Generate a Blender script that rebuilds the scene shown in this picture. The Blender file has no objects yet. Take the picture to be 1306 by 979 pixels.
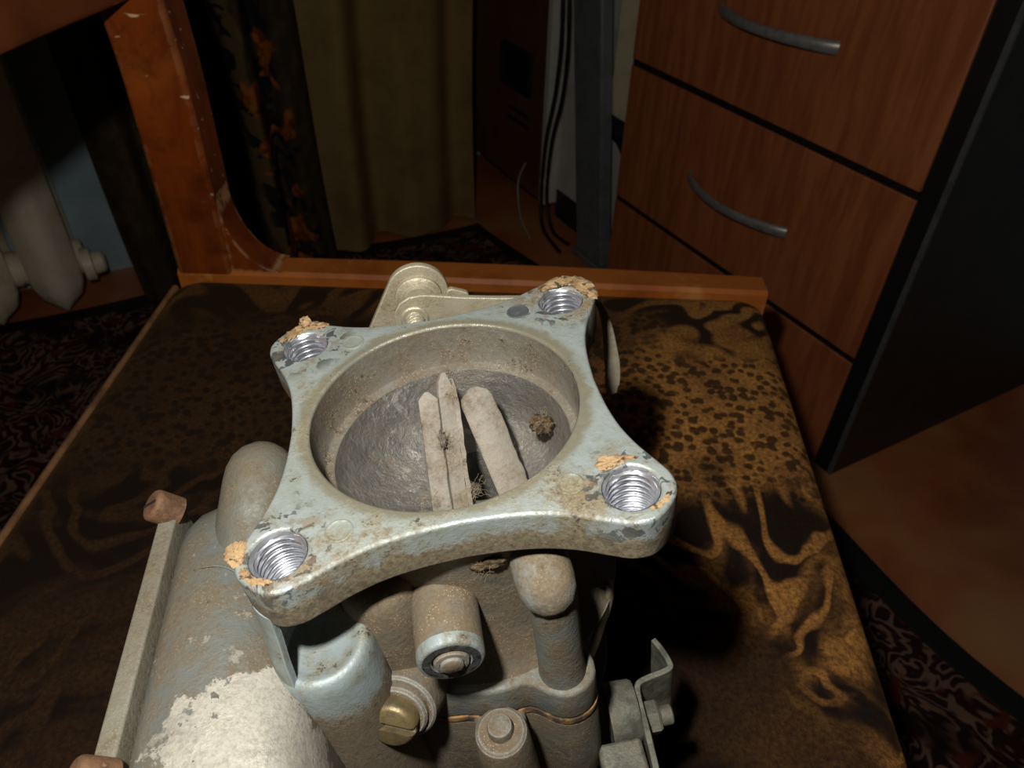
import bpy, bmesh, math, random
from mathutils import Vector, Matrix, noise
random.seed(7)
S = bpy.context.scene
COL = S.collection

# ------------------------------------------------------------------ camera, world, flash, exposure
cam_d = bpy.data.cameras.new('camera')
cam_d.sensor_width = 36.0
cam_d.lens = 26.46
cam_d.clip_start = 0.005
cam_d.clip_end = 50
cam_d.dof.use_dof = True
cam_d.dof.focus_distance = 0.185
cam_d.dof.aperture_fstop = 34
cam = bpy.data.objects.new('camera', cam_d)
COL.objects.link(cam)
CR = Matrix(((0.9994, -0.0350, 0.0), (0.0222, 0.6335, -0.7734), (0.0271, 0.7729, 0.6339)))
CM = CR.to_4x4()
CM.translation = (0, 0, 0.76)
cam.matrix_world = CM
S.camera = cam

world = bpy.data.worlds.new('dim_room')
S.world = world
world.use_nodes = True
world.node_tree.nodes['Background'].inputs[0].default_value = (1.0, 0.80, 0.58, 1)
world.node_tree.nodes['Background'].inputs[1].default_value = 0.012

# the camera's own flash tube, up and to the left of the lens
fl = bpy.data.lights.new('camera_flash', 'SPOT')
fl.spot_size = math.radians(150)
fl.spot_blend = 0.35
fl.shadow_soft_size = 0.008
fl.energy = 4.7
fl.color = (1.0, 0.97, 0.91)
flo = bpy.data.objects.new('camera_flash', fl)
COL.objects.link(flo)
FM = CM.copy()
FM.translation = CM @ Vector((-0.042, 0.058, 0.030))
flo.matrix_world = FM @ Matrix.Rotation(math.radians(6), 4, 'X')

vs = S.view_settings
vs.view_transform = 'Standard'
vs.look = 'None'
vs.gamma = 1.0
vs.exposure = 0.0
vs.use_curve_mapping = False

# ------------------------------------------------------------------ helpers
def C(r, g, b):
    def f(c):
        c /= 255.0
        return c / 12.92 if c <= 0.04045 else ((c + 0.055) / 1.055) ** 2.4
    return (f(r), f(g), f(b), 1.0)

class NT:
    """small node-building helper"""
    def __init__(self, name):
        self.m = bpy.data.materials.new(name)
        self.m.use_nodes = True
        self.t = self.m.node_tree
        self.b = self.t.nodes['Principled BSDF']
        self.co = self.t.nodes.new('ShaderNodeTexCoord').outputs['Object']
    def n(self, typ, **kw):
        nd = self.t.nodes.new(typ)
        for k, v in kw.items():
            setattr(nd, k, v)
        return nd
    def l(self, a, b):
        self.t.links.new(a, b)
    def put(self, sock, v):
        if isinstance(v, bpy.types.NodeSocket):
            self.l(v, sock)
        else:
            sock.default_value = v
    def math(self, op, a, b=0.0, c=None, clamp=False):
        nd = self.n('ShaderNodeMath', operation=op, use_clamp=clamp)
        self.put(nd.inputs[0], a); self.put(nd.inputs[1], b)
        if c is not None: self.put(nd.inputs[2], c)
        return nd.outputs[0]
    def noise(self, scale, detail=4, rough=0.6, dist=0.0, co=None):
        nd = self.n('ShaderNodeTexNoise')
        self.l(co or self.co, nd.inputs['Vector'])
        nd.inputs['Scale'].default_value = scale
        nd.inputs['Detail'].default_value = detail
        nd.inputs['Roughness'].default_value = rough
        nd.inputs['Distortion'].default_value = dist
        return nd.outputs['Fac']
    def voro(self, scale, feature='F1', co=None, rnd=1.0):
        nd = self.n('ShaderNodeTexVoronoi', feature=feature)
        self.l(co or self.co, nd.inputs['Vector'])
        nd.inputs['Scale'].default_value = scale
        nd.inputs['Randomness'].default_value = rnd
        return nd.outputs['Distance']
    def step(self, v, lo, hi):
        nd = self.n('ShaderNodeMapRange', interpolation_type='SMOOTHSTEP')
        self.put(nd.inputs[0], v)
        nd.inputs[1].default_value = lo
        nd.inputs[2].default_value = hi
        return nd.outputs[0]
    def mix(self, f, a, b):
        nd = self.n('ShaderNodeMix', data_type='RGBA')
        self.put(nd.inputs[0], f); self.put(nd.inputs[6], a); self.put(nd.inputs[7], b)
        return nd.outputs[2]
    def xyz(self, co=None):
        nd = self.n('ShaderNodeSeparateXYZ')
        self.l(co or self.co, nd.inputs[0])
        return nd.outputs
    def mapped(self, scale=(1, 1, 1), rot=(0, 0, 0), loc=(0, 0, 0)):
        nd = self.n('ShaderNodeMapping')
        self.l(self.co, nd.inputs[0])
        nd.inputs['Location'].default_value = loc
        nd.inputs['Rotation'].default_value = rot
        nd.inputs['Scale'].default_value = scale
        return nd.outputs[0]
    def dist(self, p):
        nd = self.n('ShaderNodeVectorMath', operation='DISTANCE')
        self.l(self.co, nd.inputs[0])
        nd.inputs[1].default_value = p
        return nd.outputs['Value']
    def bump(self, h, strength=0.3, dist=0.001):
        nd = self.n('ShaderNodeBump')
        nd.inputs['Strength'].default_value = strength
        nd.inputs['Distance'].default_value = dist
        self.l(h, nd.inputs['Height'])
        self.l(nd.outputs[0], self.b.inputs['Normal'])
    def done(self, color, rough=0.5, metal=0.0, spec=0.5, coat=0.0):
        self.put(self.b.inputs['Base Color'], color)
        self.put(self.b.inputs['Roughness'], rough)
        self.put(self.b.inputs['Metallic'], metal)
        self.b.inputs['Specular IOR Level'].default_value = spec
        self.b.inputs['Coat Weight'].default_value = coat
        self.b.inputs['Coat Roughness'].default_value = 0.15
        return self.m

def layered(name, base, layers, rough=0.5, metal=0.0, bump=None, spec=0.5, coat=0.0):
    """base colour with noise-shaped stains: (colour, scale, lo, hi[, detail])"""
    t = NT(name)
    c = base
    for L in layers:
        f = t.step(t.noise(L[1], L[4] if len(L) > 4 else 5, 0.65), L[2], L[3])
        c = t.mix(f, c, L[0])
    if bump:
        t.bump(t.noise(bump[0], 6, 0.7), bump[1], bump[2] if len(bump) > 2 else 0.001)
    return t.done(c, rough, metal, spec, coat)

class MB:
    """collects shapes, then links them as one mesh object"""
    def __init__(self, scale=1.0, off=(0, 0, 0)):
        self.v = []; self.f = []; self.s = scale; self.o = Vector(off)
    def add(self, vs_, fs):
        k = len(self.v)
        self.v += [Vector(p) for p in vs_]
        self.f += [tuple(i + k for i in q) for q in fs]
        return self
    def box(self, a, b, M=None):
        x0, y0, z0 = a; x1, y1, z1 = b
        P = [(x0,y0,z0),(x1,y0,z0),(x1,y1,z0),(x0,y1,z0),(x0,y0,z1),(x1,y0,z1),(x1,y1,z1),(x0,y1,z1)]
        if M: P = [M @ Vector(p) for p in P]
        return self.add(P, [(3,2,1,0),(4,5,6,7),(0,1,5,4),(1,2,6,5),(2,3,7,6),(3,0,4,7)])
    def loft(self, rings, caps=True, closed=True):
        k = len(self.v); n = len(rings[0])
        for r in rings: self.v += [Vector(p) for p in r]
        for i in range(len(rings) - 1):
            for j in range(n if closed else n - 1):
                a = k + i*n + j; b = k + i*n + (j+1) % n
                self.f.append((a, b, b + n, a + n))
        if caps and closed:
            self.f.append(tuple(k + j for j in reversed(range(n))))
            self.f.append(tuple(k + (len(rings)-1)*n + j for j in range(n)))
        return self
    def lathe(self, prof, org=(0,0,0), axis=(0,0,1), seg=32, caps=True):
        ax = Vector(axis).normalized()
        u = ax.orthogonal().normalized(); w = ax.cross(u)
        rings = []
        for r, h in prof:
            rings.append([Vector(org) + ax*h + (u*math.cos(2*math.pi*j/seg) + w*math.sin(2*math.pi*j/seg))*max(r, 1e-5) for j in range(seg)])
        return self.loft(rings, caps)
    def tube(self, pts, r, seg=10, flat=1.0, up=(0,0,1)):
        pts = [Vector(p) for p in pts]; rings = []
        for i, p in enumerate(pts):
            d = (pts[min(i+1, len(pts)-1)] - pts[max(i-1, 0)]).normalized()
            u = d.cross(Vector(up))
            if u.length < 1e-4: u = d.orthogonal()
            u.normalize(); w = u.cross(d)
            rr = r[i] if isinstance(r, (list, tuple)) else r
            rings.append([p + u*math.cos(2*math.pi*j/seg)*rr*flat + w*math.sin(2*math.pi*j/seg)*rr for j in range(seg)])
        return self.loft(rings)
    def build(self, name, mat, parent=None, angle=35, bevel=0, label=None, origin=None, bseg=2):
        me = bpy.data.meshes.new(name)
        o = self.o - (Vector(origin) if origin is not None else Vector((0,0,0)))
        me.from_pydata([tuple(p*self.s + o) for p in self.v], [], self.f)
        bm = bmesh.new(); bm.from_mesh(me)
        bmesh.ops.recalc_face_normals(bm, faces=bm.faces)
        bm.to_mesh(me); bm.free()
        return finish(name, me, mat, parent, angle, bevel, label, bseg)

def finish(name, me, mat, parent=None, angle=35, bevel=0, label=None, bseg=2):
    me.name = name
    me.materials.clear(); me.materials.append(mat)
    for p in me.polygons: p.use_smooth = True
    me.set_sharp_from_angle(angle=math.radians(angle))
    ob = bpy.data.objects.new(name, me)
    COL.objects.link(ob)
    if parent is not None: ob.parent = parent
    if bevel:
        bv = ob.modifiers.new('bevel', 'BEVEL')
        bv.width = bevel; bv.segments = bseg; bv.limit_method = 'ANGLE'; bv.angle_limit = math.radians(40)
        bv.harden_normals = False
    if label: ob['label'] = label
    return ob

def plate(name, loops, z0, z1, mat, parent, bevel=0.6, sc=0.001, M=None, label=None, res=3, angle=30):
    """flat plate with holes from 2D loops (first loop outer), rounded edges"""
    cu = bpy.data.curves.new('tmp', 'CURVE')
    cu.dimensions = '2D'; cu.fill_mode = 'BOTH'
    for lp in loops:
        sp = cu.splines.new('POLY'); sp.points.add(len(lp) - 1)
        for p, q in zip(sp.points, lp): p.co = (q[0], q[1], 0, 1)
        sp.use_cyclic_u = True
    cu.extrude = (z1 - z0)/2 - bevel
    cu.bevel_depth = bevel; cu.bevel_resolution = res; cu.offset = -bevel
    ob = bpy.data.objects.new('tmp', cu); COL.objects.link(ob)
    dg = bpy.context.evaluated_depsgraph_get()
    me = bpy.data.meshes.new_from_object(ob.evaluated_get(dg))
    bpy.data.objects.remove(ob); bpy.data.curves.remove(cu)
    me.transform(Matrix.Translation((0, 0, (z0 + z1)/2)))
    if M: me.transform(M)
    me.transform(Matrix.Scale(sc, 4))
    bm = bmesh.new(); bm.from_mesh(me)
    bmesh.ops.remove_doubles(bm, verts=bm.verts, dist=1e-6)
    bmesh.ops.recalc_face_normals(bm, faces=bm.faces)
    bm.to_mesh(me); bm.free()
    return finish(name, me, mat, parent, angle, 0, label)

def circle(cx, cy, r, n=48, a0=0, a1=2*math.pi):
    return [(cx + r*math.cos(a0 + (a1-a0)*i/n), cy + r*math.sin(a0 + (a1-a0)*i/n)) for i in range(n)]

def catmull(P, per=8):
    P = [Vector(p) for p in P]; out = []
    for i in range(len(P) - 1):
        a = P[max(i-1, 0)]; b = P[i]; c = P[i+1]; d = P[min(i+2, len(P)-1)]
        for k in range(per):
            t = k/per
            out.append(0.5*((2*b) + (c-a)*t + (2*a-5*b+4*c-d)*t*t + (3*b-a-3*c+d)*t**3))
    out.append(P[-1])
    return out

def empty(name, loc, label, cat, group=None, M=None):
    o = bpy.data.objects.new(name, None); COL.objects.link(o)
    o.empty_display_size = 0.02
    if M is not None: o.matrix_world = M
    else: o.location = loc
    o['label'] = label; o['category'] = cat
    if group: o['group'] = group
    return o
def tag(o, label, cat, group=None):
    o['label'] = label; o['category'] = cat
    if group: o['group'] = group
    return o
def struct(o):
    o['kind'] = 'structure'; return o

# room frame: d1 runs along the drawer fronts towards the window wall, d2 to the right into the cabinets
A0 = Vector((0.455, 0.751, 0)); D1 = Vector((-0.5, 0.8660254, 0)); D2 = Vector((0.8660254, 0.5, 0))
RM = Matrix(((D1.x, D2.x, 0, A0.x), (D1.y, D2.y, 0, A0.y), (0, 0, 1, 0), (0, 0, 0, 1)))   # room coords (d1,d2,z) -> world (mirrored handedness)
def RP(a, b, z): return RM @ Vector((a, b, z))
def rbox(mb, a, b): return mb.box(a, b, RM)

# ------------------------------------------------------------------ materials: room
def m_floor():
    t = NT('red_brown_floorboards')
    co = t.mapped(scale=(1, 1, 1), rot=(0, 0, math.radians(30)))
    g = t.noise(7, 6, 0.6, 0.4, co)
    c = t.mix(t.step(g, 0.3, 0.7), C(164, 88, 50), C(198, 118, 70))
    c = t.mix(t.step(t.noise(3.2, 3), 0.42, 0.68), c, C(200, 142, 90))
    t.bump(g, 0.05, 0.002)
    return t.done(c, 0.32)
def m_rug():
    t = NT('dark_oriental_rug')
    wob = t.noise(14, 3, 0.5)
    v = t.math('ADD', t.math('MULTIPLY', t.noise(17, 2, 0.5, 1.4), 7.0), wob)
    f = t.math('PINGPONG', v, 0.5)
    c = t.mix(t.step(f, 0.24, 0.40), C(56, 34, 27), C(146, 112, 94))
    c = t.mix(t.step(t.noise(30, 2), 0.58, 0.66), c, C(112, 52, 34))
    c = t.mix(t.step(t.noise(9, 2), 0.5, 0.62), c, C(40, 24, 20))
    sp = t.noise(900, 2)
    c = t.mix(t.math('MULTIPLY', sp, 0.5), c, C(14, 10, 9))
    t.bump(t.noise(1200, 2), 0.5, 0.002)
    return t.done(c, 0.95, spec=0.1)
def m_wood():
    t = NT('orange_varnished_wood')
    co = t.mapped(scale=(9, 9, 2))
    g = t.noise(3, 5, 0.55, 0.8, co)
    c = t.mix(t.step(g, 0.3, 0.75), C(132, 60, 14), C(100, 42, 10))
    c = t.mix(t.step(t.noise(12, 4), 0.52, 0.75), c, C(150, 76, 24))
    c = t.mix(t.math('MULTIPLY', t.step(t.noise(160, 2, 0.5, 0.0, t.mapped(scale=(0.25, 1, 1))), 0.70, 0.74), 0.8), c, C(226, 190, 150))
    c = t.mix(t.math('MULTIPLY', t.step(t.noise(16, 6, 0.7, 0.5), 0.50, 0.68), 0.6), c, C(62, 24, 6))
    bv = t.n('ShaderNodeBevel', samples=4); bv.inputs['Radius'].default_value = 0.004
    ge = t.n('ShaderNodeNewGeometry'); dt = t.n('ShaderNodeVectorMath', operation='DOT_PRODUCT')
    t.l(bv.outputs[0], dt.inputs[0]); t.l(ge.outputs['Normal'], dt.inputs[1])
    e = t.math('MULTIPLY', t.math('SUBTRACT', 1.0, t.step(dt.outputs['Value'], 0.93, 0.995)), t.step(t.noise(70, 4, 0.7), 0.42, 0.58))
    c = t.mix(t.math('MULTIPLY', e, 0.7), c, C(206, 160, 110))
    return t.done(c, t.math('ADD', t.math('MULTIPLY', t.noise(60, 3), 0.25), 0.18), spec=0.5, coat=0.4)
def m_fabric():
    """worn brown and gold plush: leopard spots, scalloped contours and feather shapes"""
    t = NT('brown_gold_plush')
    x, y, z = t.xyz()
    # contours
    n1 = t.noise(7.5, 2.5, 0.55, 0.9)
    f1 = t.math('PINGPONG', t.math('MULTIPLY', n1, 11.0), 0.5)
    cont = t.step(f1, 0.24, 0.40)
    big = t.step(t.noise(13, 3, 0.6, 0.6), 0.44, 0.56)
    f2 = t.step(t.math('PINGPONG', t.math('MULTIPLY', t.noise(12, 2, 0.5, 0.5), 8.0), 0.5), 0.12, 0.34)
    back = t.step(y, 0.42, 0.45)
    scal = t.math('MAXIMUM', t.math('MULTIPLY', cont, 0.8), t.math('MULTIPLY', big, 0.7))
    scal = t.math('ADD', t.math('MULTIPLY', scal, t.math('SUBTRACT', 1.0, back)), t.math('MULTIPLY', t.math('MULTIPLY', f2, back), 0.75))
    # spots
    sn = t.n('ShaderNodeTexVoronoi', feature='SMOOTH_F1')
    t.l(t.co, sn.inputs['Vector']); sn.inputs['Scale'].default_value = 150
    sn.inputs['Smoothness'].default_value = 0.25
    wob = t.math('ADD', sn.outputs['Distance'], t.math('MULTIPLY', t.math('SUBTRACT', t.noise(90, 2), 0.5), 0.9))
    spots = t.step(wob, 0.36, 0.52)
    wn = t.math('MULTIPLY', t.math('SUBTRACT', t.noise(9, 2), 0.5), 0.22)
    yy = t.math('ADD', y, wn)
    zone = t.math('MULTIPLY', t.step(yy, 0.28, 0.32), t.math('SUBTRACT', 1.0, t.step(yy, 0.415, 0.445)))
    pat = t.n('ShaderNodeMix', data_type='FLOAT')
    t.l(zone, pat.inputs[0]); t.l(scal, pat.inputs[2]); t.l(t.math('ADD', t.math('MULTIPLY', spots, 0.72), 0.16), pat.inputs[3])
    p = pat.outputs[0]
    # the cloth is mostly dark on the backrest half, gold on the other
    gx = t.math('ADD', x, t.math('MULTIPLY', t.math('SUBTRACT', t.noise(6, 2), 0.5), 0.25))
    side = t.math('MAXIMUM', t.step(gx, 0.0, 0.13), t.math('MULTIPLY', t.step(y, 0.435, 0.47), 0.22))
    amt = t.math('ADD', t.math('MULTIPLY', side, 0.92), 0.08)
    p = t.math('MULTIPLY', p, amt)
    patch_dist = t.math('ADD', t.dist((0.055, 0.13, 0.45)), t.math('MULTIPLY', t.math('SUBTRACT', t.noise(16, 3), 0.5), 0.16))
    p = t.math('MULTIPLY', p, t.math('ADD', t.math('MULTIPLY', t.step(patch_dist, 0.085, 0.115), 0.85), 0.15))  # gold drops out within a ragged round patch near the seat front
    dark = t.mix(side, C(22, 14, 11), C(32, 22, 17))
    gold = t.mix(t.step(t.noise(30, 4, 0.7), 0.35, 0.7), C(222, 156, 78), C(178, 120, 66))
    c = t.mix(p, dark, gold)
    c = t.mix(t.math('MULTIPLY', t.step(t.noise(420, 3, 0.7), 0.25, 0.75), 0.75), c, C(20, 12, 8))
    h = t.math('ADD', t.noise(900, 2), t.math('MULTIPLY', p, 0.6))
    t.bump(h, 0.6, 0.0012)
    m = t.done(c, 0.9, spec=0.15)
    t.b.inputs['Sheen Weight'].default_value = 0.06
    t.b.inputs['Sheen Tint'].default_value = C(230, 170, 90)
    return m
def m_drawer():
    t = NT('brown_wood_laminate')
    co = t.mapped(scale=(1, 1, 0.12))
    g = t.noise(60, 5, 0.6, 0.5, co)
    c = t.mix(t.step(g, 0.3, 0.7), C(192, 114, 68), C(160, 88, 50))
    return t.done(c, 0.45)
def m_floral():
    """dark curtain with a tan border strip of orange flowers"""
    t = NT('dark_curtain_floral_border')
    x, y, z = t.xyz()      # x = along the curtain, z up, mesh built in curtain coordinates
    u = t.math('ADD', x, t.math('MULTIPLY', z, 0.10))
    wob = t.math('MULTIPLY', t.math('SUBTRACT', t.noise(10, 2), 0.5), 0.05)
    band = t.math('ABSOLUTE', t.math('ADD', t.math('SUBTRACT', u, -0.515), wob))
    tan = t.math('SUBTRACT', 1.0, t.step(band, 0.012, 0.018))
    vine = t.math('SUBTRACT', 1.0, t.step(t.math('ABSOLUTE', t.math('SUBTRACT', u, -0.49)), 0.03, 0.05))
    fl_ = t.math('MULTIPLY', t.step(t.noise(15, 2, 0.5, 0.5), 0.57, 0.62), vine)
    c = t.mix(t.step(t.noise(40, 3), 0.4, 0.7), C(62, 51, 38), C(80, 66, 48))
    c = t.mix(tan, c, C(104, 86, 56))
    lf = t.math('MULTIPLY', t.step(t.noise(24, 2, 0.5, 0.8), 0.5, 0.55), vine)
    c = t.mix(lf, c, C(34, 34, 42))
    c = t.mix(fl_, c, t.mix(t.step(t.noise(60, 2), 0.4, 0.6), C(176, 104, 36), C(124, 60, 28)))
    return t.done(c, 0.9, spec=0.1)

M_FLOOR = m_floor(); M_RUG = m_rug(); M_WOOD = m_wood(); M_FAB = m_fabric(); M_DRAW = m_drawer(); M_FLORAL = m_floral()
M_KHAKI = layered('olive_brown_curtain_cloth', C(150, 126, 78), [(C(132, 108, 66), 14, 0.4, 0.7)], 0.9, spec=0.1, bump=(500, 0.3))
M_WALL = layered('pale_blue_wall_paint', C(178, 198, 206), [(C(158, 178, 186), 8, 0.4, 0.7)], 0.8)
M_CEIL = layered('white_ceiling_paint', C(205, 200, 190), [(C(190, 186, 176), 6, 0.4, 0.7)], 0.9)
M_RAD = layered('cream_radiator_enamel', C(244, 232, 206), [(C(222, 204, 170), 22, 0.45, 0.7), (C(120, 92, 60), 60, 0.68, 0.76)], 0.4, bump=(120, 0.15))
M_BLACK = layered('black_laminate', C(48, 45, 44), [(C(38, 36, 36), 30, 0.4, 0.7)], 0.5)
M_EDGE = layered('dark_grey_edge_band', C(92, 92, 94), [(C(74, 74, 76), 40, 0.4, 0.7)], 0.4)
M_GAP = layered('black_gap', C(22, 20, 20), [(C(16, 15, 15), 40, 0.4, 0.7)], 0.6)
M_STEEL = layered('brushed_steel_handle', C(176, 174, 170), [(C(150, 148, 144), 80, 0.4, 0.7)], 0.34, 0.45)
M_DKBROWN = layered('dark_brown_veneer', C(122, 78, 54), [(C(100, 62, 44), 9, 0.4, 0.7)], 0.5)
M_PALE = layered('pale_grey_board', C(216, 212, 202), [(C(194, 188, 176), 12, 0.45, 0.7)], 0.6)
M_PLINTH = layered('black_plinth', C(38, 36, 38), [(C(28, 27, 29), 20, 0.4, 0.7)], 0.5)
M_GREY = layered('grey_powder_coated_metal', C(116, 121, 124), [(C(100, 105, 108), 30, 0.4, 0.7)], 0.45)
M_CREAM = layered('cream_plastic', C(238, 226, 186), [(C(222, 206, 162), 20, 0.45, 0.7)], 0.45)
M_CABLE = layered('black_cable_rubber', C(22, 20, 20), [(C(30, 28, 28), 90, 0.4, 0.7)], 0.5)
M_WCABLE = layered('white_cable_plastic', C(196, 194, 188), [(C(176, 172, 164), 90, 0.4, 0.7)], 0.5)

# ------------------------------------------------------------------ setting
mb = MB(); rbox(mb, (-2.2, -2.6, -0.03), (1.22, 0.52, 0.0))
struct(mb.build('floor', M_FLOOR, angle=30))
mb = MB(); rbox(mb, (1.22, -2.6, -0.03), (1.28, 0.58, 2.5))
struct(mb.build('wall_window', M_WALL, angle=30))
mb = MB(); rbox(mb, (-2.2, 0.52, -0.03), (1.22, 0.58, 2.5))
struct(mb.build('wall_right', M_WALL, angle=30))
mb = MB(); rbox(mb, (1.202, -2.6, 0.0), (1.22, 0.03, 0.07))
struct(mb.build('baseboard_window', M_DKBROWN, angle=30, bevel=0.003))

mb = MB(); rbox(mb, (1.02, -2.6, 0.0), (1.2015, -0.72, 0.72))
struct(mb.build('wall_under_window', M_WALL, angle=30))

# rug with wavy edges and a dark border band
def rug():
    t = empty('floor_rug', RP(0, -0.9, 0), 'dark oriental rug with faded floral pattern under the chair', 'rug')
    o = Vector(t.location)
    out = []
    def edge(a, b, n):
        for i in range(n):
            k = i/n
            out.append((a[0]+(b[0]-a[0])*k, a[1]+(b[1]-a[1])*k))
    edge((-1.6, -0.03), (0.89, -0.10), 60); edge((0.89, -0.10), (0.93, -2.0), 30)
    edge((0.93, -2.0), (-1.6, -2.0), 30); edge((-1.6, -2.0), (-1.6, -0.03), 20)
    pts = [RP(p[0] + 0.012*math.sin(p[1]*9), p[1] + (0.014*math.sin(p[0]*11 + 1.2) if p[1] > -0.3 else 0), 0) for p in out]
    cen = sum(pts, Vector())/len(pts)
    def ring(inset, z):
        r = []
        for p in pts:
            d = cen - p
            q = p + d.normalized()*inset
            r.append(Vector((q.x, q.y, z)))
        return r
    mb = MB(); mb.loft([ring(0, 0.0), ring(0, 0.006), ring(0.022, 0.009), ring(0.034, 0.0065), ring(0.034, 0.0)], caps=False)
    mb.build('border', M_GAP, t, origin=o, label='black bound edge of the rug')
    mb = MB(); mb.loft([ring(0.034, 0.001), ring(0.034, 0.007)])
    mb.build('pile', M_RUG, t, origin=o)
rug()

# ------------------------------------------------------------------ radiator
def radiator():
    t = empty('cast_iron_radiator', RP(0.93, -1.15, 0), 'cream cast iron column radiator on the wall beside the curtain', 'radiator')
    o = Vector(t.location)
    n = 6; pitch = 0.098; d0 = -0.900
    for i in range(n):
        c = d0 - i*pitch
        mb = MB()
        for fd, sg in ((0.862, 1), (0.962, -1)):
            rings = []
            for k in range(25):
                q = k/24; z = 0.022 + q*0.56
                tip = min(1.0, math.sin(min(q, 1-q)*math.pi*6.2) if min(q, 1-q) < 0.08 else 1.0)
                w = 0.006 + 0.029*tip**0.8 ; dp = 0.010 + 0.020*tip
                ring = []
                for j in range(20):
                    a = 2*math.pi*j/20
                    cx_ = math.cos(a); sx = math.sin(a)
                    ridge = 1.0 + 0.12*math.cos(4*a)
                    ring.append(RP(fd + 0.024 - dp*sx*sg*(1 + 0.25*abs(sx)), c + w*cx_*ridge, z))
                rings.append(ring)
            mb.loft(rings)
        for z in (0.085, 0.46):
            mb.lathe([(0.026, -0.05), (0.030, -0.045), (0.030, 0.0), (0.030, 0.045), (0.026, 0.05)], RP(0.935, c, z), D2, 20)
            mb.box((0.885, c - 0.022, z - 0.02), (0.965, c + 0.022, z + 0.02), RM)
        mb.build('radiator_section', M_RAD, t, origin=o, angle=50)
    for z in (0.085, 0.46):
        mb = MB()
        mb.lathe([(0.028, 0), (0.028, 0.014), (0.020, 0.016), (0.018, 0.030), (0.013, 0.034)], RP(0.90, d0 + 0.045, z), D2, 6 if False else 20)
        mb.build('end_plug', M_RAD, t, origin=o)
        mb = MB()
        e = d0 - (n - 1)*pitch - 0.045
        mb.tube(catmull([RP(0.935, e, z), RP(0.935, e - 0.1, z), RP(0.945, e - 0.14, z - 0.03), RP(0.95, e - 0.15, 0.0 if z < 0.2 else 0.1), RP(0.95, e - 0.15 - (0 if z < 0.2 else 0.0), 0.0)], 6), 0.011, 10)
        mb.build('pipe', M_RAD, t, origin=o)
    for c in (d0 - 0.049, d0 - 4.5*pitch):
        mb = MB(); rbox(mb, (0.92, c - 0.01, 0.41), (1.019, c + 0.01, 0.43)); mb.build('bracket', M_RAD, t, origin=o)
radiator()

# ------------------------------------------------------------------ curtains (mesh kept in curtain coordinates: x along, y depth, z up)
def curtain(name, label, x0, x1, top_shift, mat, amp, folds, base_d1, hem, seed, bulge=None):
    nx, nz = 150, 40
    rnd = random.Random(seed)
    ph = [rnd.uniform(0, 6.28) for _ in range(4)]
    V = []; F = []
    for side in (0, 1):
        for k in range(nz + 1):
            q = k/nz; z = hem + q*1.75
            for i in range(nx + 1):
                s = i/nx
                x = x0 + (x1 - x0)*s + top_shift*z
                a = amp*(1.1 - 0.35*q)
                d = a*math.sin(folds*2*math.pi*s + ph[0] + 0.5*math.sin(2.2*q + ph[1])) + 0.4*a*math.sin(folds*1.7*2*math.pi*s + ph[2] + q)
                if bulge: d += bulge(s, z)
                V.append((x + 0.004*math.sin(7*z + ph[3]), d + side*0.0015, z))
    W = nx + 1; N = W*(nz + 1)
    for k in range(nz):
        for i in range(nx):
            a = k*W + i
            F.append((a, a+1, a+1+W, a+W)); b = a + N
            F.append((b+W, b+1+W, b+1, b))
    for i in range(nx):
        F.append((i+1, i, i+N, i+1+N)); a = nz*W + i; F.append((a, a+1, a+1+N, a+N))
    for k in range(nz):
        a = k*W; F.append((a, a+W, a+W+N, a+N)); b = k*W + nx; F.append((b+W, b, b+N, b+W+N))
    me = bpy.data.meshes.new(name); me.from_pydata(V, [], F)
    ob = finish(name, me, mat, None, 60)
    # curtain frame: x -> D2, y -> D1
    ob.matrix_world = Matrix(((D2.x, D1.x, 0, A0.x + D1.x*base_d1), (D2.y, D1.y, 0, A0.y + D1.y*base_d1), (0, 0, 1, 0), (0, 0, 0, 1)))
    return ob
tag(curtain('drape_curtain', 'dark brown curtain with a border strip of orange flowers beside the radiator', -0.775, -0.425, -0.05, M_FLORAL, 0.016, 5.0, 0.850, 0.0095, 3), 'dark brown curtain with a border strip of orange flowers beside the radiator', 'curtain')
tag(curtain('drape_curtain', 'plain olive brown curtain', -0.440, -0.116, -0.0, M_KHAKI, 0.022, 2.1, 0.895, 0.0095, 11), 'plain olive brown curtain hanging to the rug, without flowers', 'curtain')

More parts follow.
